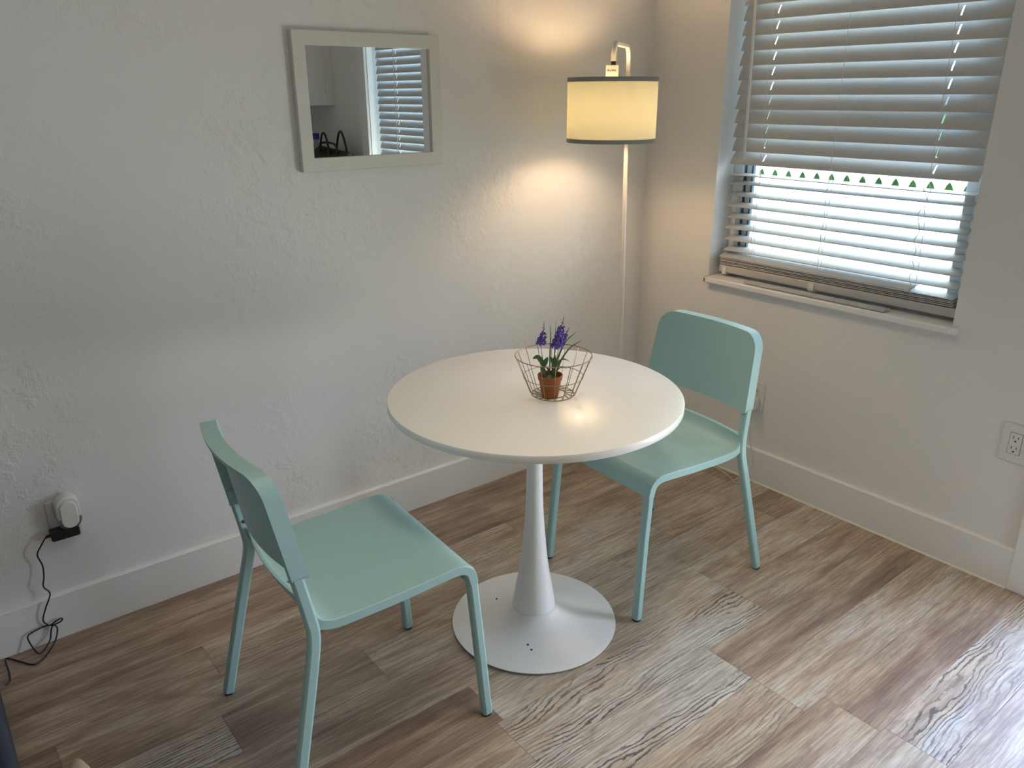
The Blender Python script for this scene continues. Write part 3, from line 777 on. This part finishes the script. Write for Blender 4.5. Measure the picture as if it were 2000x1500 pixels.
def potted_flowers():
    t = thing('potted_flowers', 'small terracotta pot of purple spike flowers inside the wire basket', 'flower pot', (-1.271, -0.8585, TH+0.0024))
    bm = bmesh.new()
    lathe(bm, [(0.0205, 0.0), (0.0222, 0.002), (0.0295, 0.046), (0.0315, 0.047), (0.0333, 0.060), (0.0312, 0.0605), (0.0295, 0.054), (0.0290, 0.050)], 48, cap=True)
    obj('pot', bm, M['terracotta'], t, smooth=35)
    bm = bmesh.new(); lathe(bm, [(0.0290, 0.0505), (0.0285, 0.0525), (0.012, 0.054), (0.002, 0.0545)], 32); obj('soil', bm, M['soil'], t)
    R = Vector((0.784, -0.62, 0)); F = Vector((0.62, 0.784, 0))
    def q(dx, dz, df=0): return R*dx+F*df+Vector((0, 0, 0.060+dz))
    rnd = random.Random(4)
    def spike(base, knee, f0, f1, tip, nfl, rad, petals):
        s = bmesh.new(); path = smooth_path([base, knee, f0, f1, tip], 5)
        tube(s, path, [0.0011*(1-0.6*i/(len(path)-1)) for i in range(len(path))], 6)
        st = obj('flower_spike', s, M['leaf'], t)
        bm = bmesh.new(); ax = (f1-f0)
        for i in range(nfl):
            u = (i+0.5)/nfl; r = rad*(1-0.55*u); a = i*2.4+rnd.uniform(-.4, .4)
            c = f0+ax*u+(R*math.cos(a)+F*math.sin(a))*r*rnd.uniform(0.65, 1.1)+Vector((0, 0, rnd.uniform(-.002, .002)))
            out = (R*math.cos(a)+F*math.sin(a)+Vector((0, 0, 0.3))).normalized(); sd = out.cross(Vector((0, 0, 1))).normalized(); up = sd.cross(out)
            sz = 0.0066*(1-0.35*u)
            for k in range(4):
                b = k*PI/2+rnd.uniform(-.3, .3); dv = sd*math.cos(b)+up*math.sin(b); pv = -sd*math.sin(b)+up*math.cos(b)
                bm.faces.new([bm.verts.new(v) for v in (c, c+dv*sz*0.6+pv*sz*0.5+out*0.0012, c+dv*sz*1.15+out*0.002, c+dv*sz*0.6-pv*sz*0.5+out*0.0012)])
            bmesh.ops.create_icosphere(bm, subdivisions=1, radius=0.0034*(1-0.3*u), matrix=Matrix.Translation(c))
        obj('blossoms', bm, M['petal'], st, smooth=0)
        bm = bmesh.new()
        for i in range(10):
            u = i/9; a = i*2.3; c = f1+(tip-f1)*u+(R*math.cos(a)+F*math.sin(a))*0.0035*(1-u)
            bmesh.ops.create_icosphere(bm, subdivisions=1, radius=0.0021*(1-0.55*u), matrix=Matrix.Translation(c))
        for i in range(0):
            a = i*2.1+1; c = f0+ax*rnd.uniform(0.1, .7)+R*(0.012*rnd.choice((-1, 1)))+F*rnd.uniform(-.006, .006)
            bmesh.ops.create_icosphere(bm, subdivisions=1, radius=0.0032, matrix=Matrix.Translation(c))
        obj('buds', bm, M['bud'], st, smooth=0)
    spike(q(-0.012, -0.008), q(-0.019, 0.035), q(-0.025, 0.082, .004), q(-0.019, 0.112, .004), q(-0.0165, 0.141, .004), 26, 0.0115, 3)
    spike(q(0.006, -0.008), q(0.009, 0.03), q(0.014, 0.074), q(0.027, 0.128), q(0.0335, 0.155), 52, 0.0145, 3)
    spike(q(0.010, -0.008), q(0.014, 0.03, .006), q(0.026, 0.078, .012), q(0.040, 0.104, .014), q(0.048, 0.122, .016), 20, 0.0085, 0)
    bm = bmesh.new(); thin = lambda m: (lambda s: 1.35*m*(1-s)**0.6*(0.45+0.55*min(1, s*4)))
    for pts, wd in (([q(-0.001, -.008), q(-0.001, 0.06), q(0.0, 0.10), q(-0.0015, 0.137)], 0.0018),
                    ([q(0.009, -.008), q(0.011, 0.07), q(0.013, 0.148)], 0.0014),
                    ([q(0.008, -.008), q(0.018, 0.04), q(0.038, 0.088), q(0.068, 0.117)], 0.0024),
                    ([q(0.012, -.008), q(0.026, 0.035), q(0.05, 0.072), q(0.081, 0.094)], 0.0024),
                    ([q(0.010, -.008), q(0.018, 0.012), q(0.030, 0.02), q(0.044, 0.016)], 0.0022),
                    ([q(0.012, 0.015), q(0.022, 0.036), q(0.036, 0.042), q(0.051, 0.035)], 0.0024)):
        leaf_strip(bm, pts, thin(wd))
    obj('grass_blades', bm, M['blade'], t)
    bm = bmesh.new(); oval = lambda m: (lambda s: m*math.sin(PI*min(1, 0.12+s*0.88))**0.7)
    for pts, wd in (([q(-0.016, 0.02), q(-0.024, 0.038), q(-0.034, 0.048), q(-0.046, 0.043)], 0.0065),
                    ([q(-0.017, 0.022), q(-0.012, 0.036), q(-0.006, 0.048)], 0.0062),
                    ([q(-0.024, 0.024, -.008), q(-0.018, 0.014, -.010), q(-0.014, 0.002, -.012)], 0.0065),
                    ([q(0.0, -.006), q(-0.004, 0.012), q(-0.012, 0.02)], 0.003),
                    ([q(0.008, 0.01), q(0.009, 0.03), q(0.012, 0.055)], 0.0058), ([q(0.008, 0.02, -.004), q(0.004, 0.04), q(-0.004, 0.05)], 0.004),
                    ([q(-0.006, 0.004, -.016), q(0.0, -.002, -.022), q(0.004, -.010, -.026)], 0.0062)):
        leaf_strip(bm, pts, oval(wd), fold=0.25)
    obj('leaves', bm, M['leaf'], t)
potted_flowers()

# ------------------------------------------------------------------ outlets and plugs
def outlet_plate(name, label, wall, a, z, duplex=True, grp=None):
    """wall 'L' (y=0, a = x) or 'R' (x=0, a = y); plate faces the room"""
    if wall == 'L': t = thing(name, label, 'outlet', (a, 0, z), 0, grp)
    else: t = thing(name, label, 'outlet', (0, a, z), -PI/2, grp)
    W_, H_ = 0.080, 0.120
    bm = bmesh.new(); prism(bm, rrect(-W_/2, W_/2, -H_/2, H_/2, 0.004, 4), 1, -0.0055, -0.0003); obj('plate', bm, M['white_plastic'], t, bevel=0.0015)
    if duplex:
        bm = bmesh.new(); prism(bm, rrect(-0.0165, 0.0165, -0.0335, 0.0335, 0.002, 3), 1, -0.0072, -0.005); rc = obj('receptacle', bm, M['white_plastic'], t)
        bm = bmesh.new(); prism(bm, rrect(-0.0178, 0.0178, -0.0348, 0.0348, 0.002, 3), 1, -0.0059, -0.0052); obj('gap', bm, M['ink'], t)
        bm = bmesh.new()
        for dz in (0.017, -0.017):
            box(bm, -0.0078, -0.0058, -0.0076, -0.0068, dz-0.001, dz+0.008); box(bm, 0.0058, 0.0078, -0.0076, -0.0068, dz, dz+0.007)
            prism(bm, [(0.0028*math.cos(2*PI*i/12), dz-0.0085+0.0028*math.sin(2*PI*i/12)) for i in range(12)], 1, -0.0076, -0.0068)
        obj('slots', bm, M['black'], rc, smooth=0)
    for dz in (0.048, -0.048):
        bm = bmesh.new(); prism(bm, [(0.003*math.cos(2*PI*i/12), dz+0.003*math.sin(2*PI*i/12)) for i in range(12)], 1, -0.0062, -0.005)
        obj('screw', bm, M['white_plastic'], t)
    return t
outlet_plate('wall_outlet', 'empty white duplex outlet low on the window wall at the right edge', 'R', -1.556, 0.474)
t = outlet_plate('wall_outlet', 'white outlet behind the right chair backrest with a plug in its lower socket', 'R', -0.640, 0.357, duplex=False)
bm = bmesh.new(); prism(bm, rrect(-0.0165, 0.0165, 0.004, 0.032, 0.006, 4), 1, -0.0072, -0.005); rc = obj('receptacle', bm, M['ivory'], t)
bm = bmesh.new(); box(bm, -0.0078, -0.0058, -0.0076, -0.0068, 0.017, 0.025); box(bm, 0.0058, 0.0078, -0.0076, -0.0068, 0.018, 0.024); obj('slots', bm, M['black'], rc, smooth=0)
outlet_plate('wall_outlet', 'white outlet plate low on the left wall behind the air freshener', 'L', -2.331, 0.362, duplex=False)
# white plug and the lamp's flex
t = thing('lamp_plug', 'white plug with thin white flex in the outlet behind the right chair', 'plug', (0, -0.640, 0.335), -PI/2)
bm = bmesh.new(); prism(bm, rrect(-0.024, 0.024, -0.028, 0.020, 0.006, 4), 1, -0.042, -0.0077); obj('plug_body', bm, M['white_plastic'], t, bevel=0.003)
# flex in the thing's local frame: local x -> world -y, local y -> world x
def wl(x, y, z): return (-(y+0.640), x, z-0.335)
pts = [wl(-0.03, -0.640, 0.308), wl(-0.040, -0.655, 0.22), wl(-0.034, -0.672, 0.14), wl(-0.03, -0.682, 0.08), wl(-0.045, -0.672, 0.02), wl(-0.085, -0.652, 0.0025), wl(-0.062, -0.60, 0.0025), wl(-0.048, -0.56, 0.0025), wl(-0.036, -0.50, 0.0025), wl(-0.06, -0.42, 0.0025), wl(-0.14, -0.33, 0.0025), wl(-0.228, -0.256, 0.0025)]
bm = bmesh.new(); tube(bm, smooth_path(pts, 6), 0.0022, 8); obj('flex', bm, M['cord'], t)

def air_freshener():
    t = thing('air_freshener', 'white oval plug-in air freshener on the left wall outlet', 'air freshener', (-2.322, -0.006, 0.392))
    def oval(a, b0, b1, n=32):
        pts = []
        for i in range(n):
            an = 2*PI*i/n; c, s = math.cos(an), math.sin(an)
            pts.append((a*c, (b1 if s > 0 else b0)*s))
        return pts
    def cap(o, cut, up):
        return [p for p in o if (p[1] >= cut if up else p[1] <= cut)]
    o = rrect(-0.030, 0.030, -0.050, 0.050, 0.0295, 8)
    up = [p for p in o if p[1] > -0.016]+[]; up = sorted(up, key=lambda p: math.atan2(p[1]+0.016, p[0])); up = [(-0.030, -0.016)]*0+up
    bm = bmesh.new(); prism(bm, [(0.030, -0.015)]+up+[(-0.030, -0.015)], 1, -0.040, -0.002); obj('housing', bm, M['white_plastic'], t, bevel=0.004, segs=3)
    lo = [(x*0.98, z) for x, z in o if z < -0.015]; lo = sorted(lo, key=lambda p: math.atan2(p[1]+0.015, p[0]))
    bm = bmesh.new(); prism(bm, lo+[(0.029, -0.0155), (-0.029, -0.0155)][0:2], 1, -0.038, -0.012); obj('refill_bottle', bm, M['clear'], t, bevel=0.002)
    bm = bmesh.new(); prism(bm, rrect(-0.0215, 0.0215, -0.042, 0.038, 0.021, 8), 1, -0.0455, -0.036); obj('front_cover', bm, M['white_plastic'], t, bevel=0.003, segs=3)
air_freshener()
def adapter():
    t = thing('power_adapter', 'black power adapter with thin black cable under the air freshener', 'adapter', (-2.335, -0.006, 0.329))
    ox, oy, oz = t.location
    bm = bmesh.new(); prism(bm, rrect(-0.040, 0.032, -0.0145, 0.0165, 0.006, 4), 1, -0.030, -0.0005); obj('adapter_body', bm, M['black'], t, bevel=0.003, segs=3)
    bm = bmesh.new(); tube(bm, [(-0.040, -0.018, 0.004), (-0.052, -0.018, 0.002)], 0.0045, 10); obj('strain_relief', bm, M['black'], t)
    W_ = [(-2.387, -0.024, 0.331), (-2.402, -0.026, 0.312), (-2.416, -0.024, 0.286), (-2.410, -0.022, 0.25), (-2.413, -0.024, 0.215), (-2.420, -0.028, 0.187), (-2.409, -0.030, 0.160), (-2.428, -0.030, 0.118), (-2.440, -0.027, 0.082), (-2.428, -0.026, 0.060), (-2.412, -0.027, 0.066),
          (-2.396, -0.028, 0.070), (-2.398, -0.026, 0.060), (-2.418, -0.023, 0.055), (-2.440, -0.023, 0.060), (-2.468, -0.024, 0.056), (-2.484, -0.026, 0.050), (-2.485, -0.03, 0.035), (-2.478, -0.045, 0.012), (-2.470, -0.058, 0.003), (-2.457, -0.052, 0.004), (-2.436, -0.035, 0.018), (-2.428, -0.030, 0.042), (-2.420, -0.030, 0.058),
          (-2.412, -0.034, 0.048), (-2.420, -0.040, 0.022), (-2.437, -0.055, 0.006), (-2.465, -0.09, 0.003), (-2.490, -0.100, 0.003), (-2.515, -0.066, 0.003), (-2.542, -0.026, 0.003), (-2.549, -0.035, 0.003), (-2.548, -0.09, 0.003), (-2.552, -0.135, 0.003), (-2.563, -0.145, 0.003)]
    bm = bmesh.new(); tube(bm, smooth_path([(x-ox, y-oy, z-oz) for x, y, z in W_], 6), 0.0021, 8); obj('cable', bm, M['black'], t)
adapter()

# ------------------------------------------------------------------ sofa at the left, slipper
def sofa():
    x1, x0 = -2.576, -4.30
    t = thing('sofa', 'dark blue-grey fabric sofa against the left wall at the left edge', 'sofa', ((x0+x1)/2, -0.5, 0))
    ox, oy, _ = t.location
    def L(bm): bmesh.ops.translate(bm, verts=bm.verts[:], vec=(-ox, -oy, 0)); return bm
    obj('frame', L(boxes((x0, x1-0.002, -0.94, -0.06, 0.035, 0.30))), M['sofa'], t, bevel=0.02, segs=3)
    for a, b in ((x1-0.20, x1), (x0, x0+0.2)):
        bm = bmesh.new(); prism(bm, rrect(a, b, 0.03, 0.60, 0.045, 5), 1, -0.95, -0.06); obj('armrest', L(bm), M['sofa'], t, bevel=0.015, segs=3)
    obj('back', L(boxes((x0+0.2, x1-0.2, -0.26, -0.06, 0.25, 0.82))), M['sofa'], t, bevel=0.05, segs=4)
    for k in range(2):
        a = x0+0.21+k*(x1-x0-0.4)/2
        obj('seat_cushion', L(boxes((a, a+(x1-x0-0.44)/2, -0.95, -0.27, 0.30, 0.46))), M['sofa'], t, bevel=0.04, segs=4)
    for x in (x0+0.08, x1-0.08):
        for y in (-0.88, -0.14):
            bm = bmesh.new(); lathe(bm, [(0.018, 0.0), (0.024, 0.036)], 16, x, y); obj('leg', L(bm), M['black'], t)
sofa()
def slipper():
    # pointed knitted slipper lying on the floor, only its tip in view; sole, upper
    tip = Vector((-2.468, -0.556, 0)); d = Vector((-0.12, -0.99, 0)).normalized(); s = Vector((d.y, -d.x, 0))
    t = thing('slipper', 'cream knitted slipper on the floor, only its toe showing near bottom left', 'slipper', tip)
    prof = [(0.0, 0.004, 0.012), (0.006, 0.009, 0.020), (0.02, 0.0135, 0.027), (0.05, 0.024, 0.038), (0.09, 0.036, 0.048), (0.14, 0.040, 0.058), (0.19, 0.036, 0.062), (0.24, 0.033, 0.060), (0.265, 0.024, 0.058)]
    bm = bmesh.new(); rings = []
    for a, hw, h in prof:
        rings.append([bm.verts.new(d*a+s*hw*math.cos(PI*2*k/16)+Vector((0, 0, 0.006+(h-0.006)*0.5*(1+math.sin(PI*2*k/16))))) for k in range(16)])
    for a, b in zip(rings, rings[1:]):
        for i in range(16): bm.faces.new((a[i], a[(i+1) % 16], b[(i+1) % 16], b[i]))
    bm.faces.new(rings[0][::-1]); bm.faces.new(rings[-1])
    obj('upper', bm, M['knit'], t)
    bm = bmesh.new(); ou = [(d*a+s*(hw+0.002)) for a, hw, h in prof]+[(d*a-s*(hw+0.002)) for a, hw, h in prof[::-1]]
    prism(bm, [(p.x, p.y) for p in ou], 2, 0.0, 0.0075); obj('sole', bm, M['band'], t)
slipper()

# ------------------------------------------------------------------ kitchen end of the right wall (seen in the mirror)
cx0 = -0.62
t = thing('base_cabinet', 'white base cabinet under the counter beside the glazed door', 'cabinet', (-0.3, -3.10, 0))
obj('body', boxes((-0.28, 0.298, -0.598, 0.598, 0.10, 0.87), (-0.23, 0.298, -0.598, 0.598, 0.0, 0.10)), M['cabinet'], t, smooth=0)
for k in range(2):
    d = obj('door', boxes((-0.30, -0.281, -0.595+k*0.60, -0.005+k*0.60, 0.11, 0.865)), M['cabinet'], t, smooth=0, bevel=0.002)
    y = -0.03 if k == 0 else 0.03
    bm = bmesh.new(); tube(bm, [(-0.301, y, 0.70), (-0.325, y, 0.70), (-0.325, y, 0.82), (-0.301, y, 0.82)], 0.005, 8); obj('handle', bm, M['screw'], d)
tag(obj('worktop', boxes((cx0, -0.0215, YB+0.001, -2.39, 0.871, 0.91)), M['counter'], smooth=0, bevel=0.003), 'grey stone worktop on the white base cabinet beside the glazed door', 'worktop')
t = thing('wall_cabinet', 'white wall cabinet above the worktop, reflected at the left of the mirror', 'cabinet', (-0.001, -3.27, 1.41))
obj('body', boxes((-0.31, 0, -0.42, 0.425, 0, 0.78)), M['cabinet'], t, smooth=0, bevel=0.002)
obj('filler_strip', boxes((-0.05, 0, 0.4252, 0.428, 0.0, 0.78)), M['cabinet'], t, smooth=0)
for k in range(2): obj('door', boxes((-0.33, -0.311, -0.418+k*0.422, -0.418+k*0.422+0.418, 0.003, 0.777)), M['cabinet'], t, smooth=0, bevel=0.002)
def handbag():
    t = thing('handbag', 'black handbag with two looped handles on the worktop, seen in the mirror', 'bag', (-0.125, -2.665, 0.91))
    bm = bmesh.new(); rings = []
    for z, hy, hx in ((0.0, 0.22, 0.075), (0.01, 0.235, 0.085), (0.10, 0.25, 0.08), (0.17, 0.255, 0.06), (0.215, 0.235, 0.03), (0.235, 0.19, 0.012)):
        rr = rrect(-hx, hx, -hy, hy, min(hx, hy)*0.6, 5); rings.append([bm.verts.new((x, y, z+0.012*math.sin(y*28)*(z > 0.2))) for x, y in rr])
    for a, b in zip(rings, rings[1:]):
        n = len(a)
        for i in range(n): bm.faces.new((a[i], a[(i+1) % n], b[(i+1) % n], b[i]))
    bm.faces.new(rings[0][::-1]); bm.faces.new(rings[-1])
    obj('body', bm, M['bag'], t)
    for x, y0, y1, h in ((-0.035, -0.12, 0.02, 0.325), (0.035, -0.02, 0.13, 0.335), (-0.03, -0.13, 0.12, 0.275)):
        bm = bmesh.new(); tube(bm, smooth_path([(x, y0, 0.19), (x, y0+0.015, 0.26), (x, (y0+y1)/2-0.02, h), (x, (y0+y1)/2+0.02, h), (x, y1-0.015, 0.26), (x, y1, 0.19)], 6), 0.007, 8); obj('handle', bm, M['bag'], t)
handbag()
t = thing('water_bottle', 'clear bottle with a blue cap on the worktop behind the black handbag', 'bottle', (-0.08, -3.00, 0.91))
bm = bmesh.new(); lathe(bm, [(0.028, 0), (0.031, 0.004), (0.031, 0.20), (0.026, 0.235), (0.013, 0.265), (0.013, 0.285)], 24); obj('bottle_body', bm, M['clear'], t)
bm = bmesh.new(); lathe(bm, [(0.022, 0.280), (0.022, 0.318), (0.020, 0.320)], 24); obj('cap', bm, M['cap_blue'], t)

# housing of the added overhead fill lamp (out of frame, above)
t = thing('added_overhead_lamp', 'unseen round white flush lamp added on the ceiling for overhead fill, above the camera side of the table', 'lamp', (*CEIL_POS, ZC))
bm = bmesh.new(); lathe(bm, [(0.235, -0.001), (0.24, -0.025), (0.235, -0.048), (0.212, -0.048), (0.212, -0.030), (0.05, -0.030)], 48); obj('housing', bm, M['white_plastic'], t)
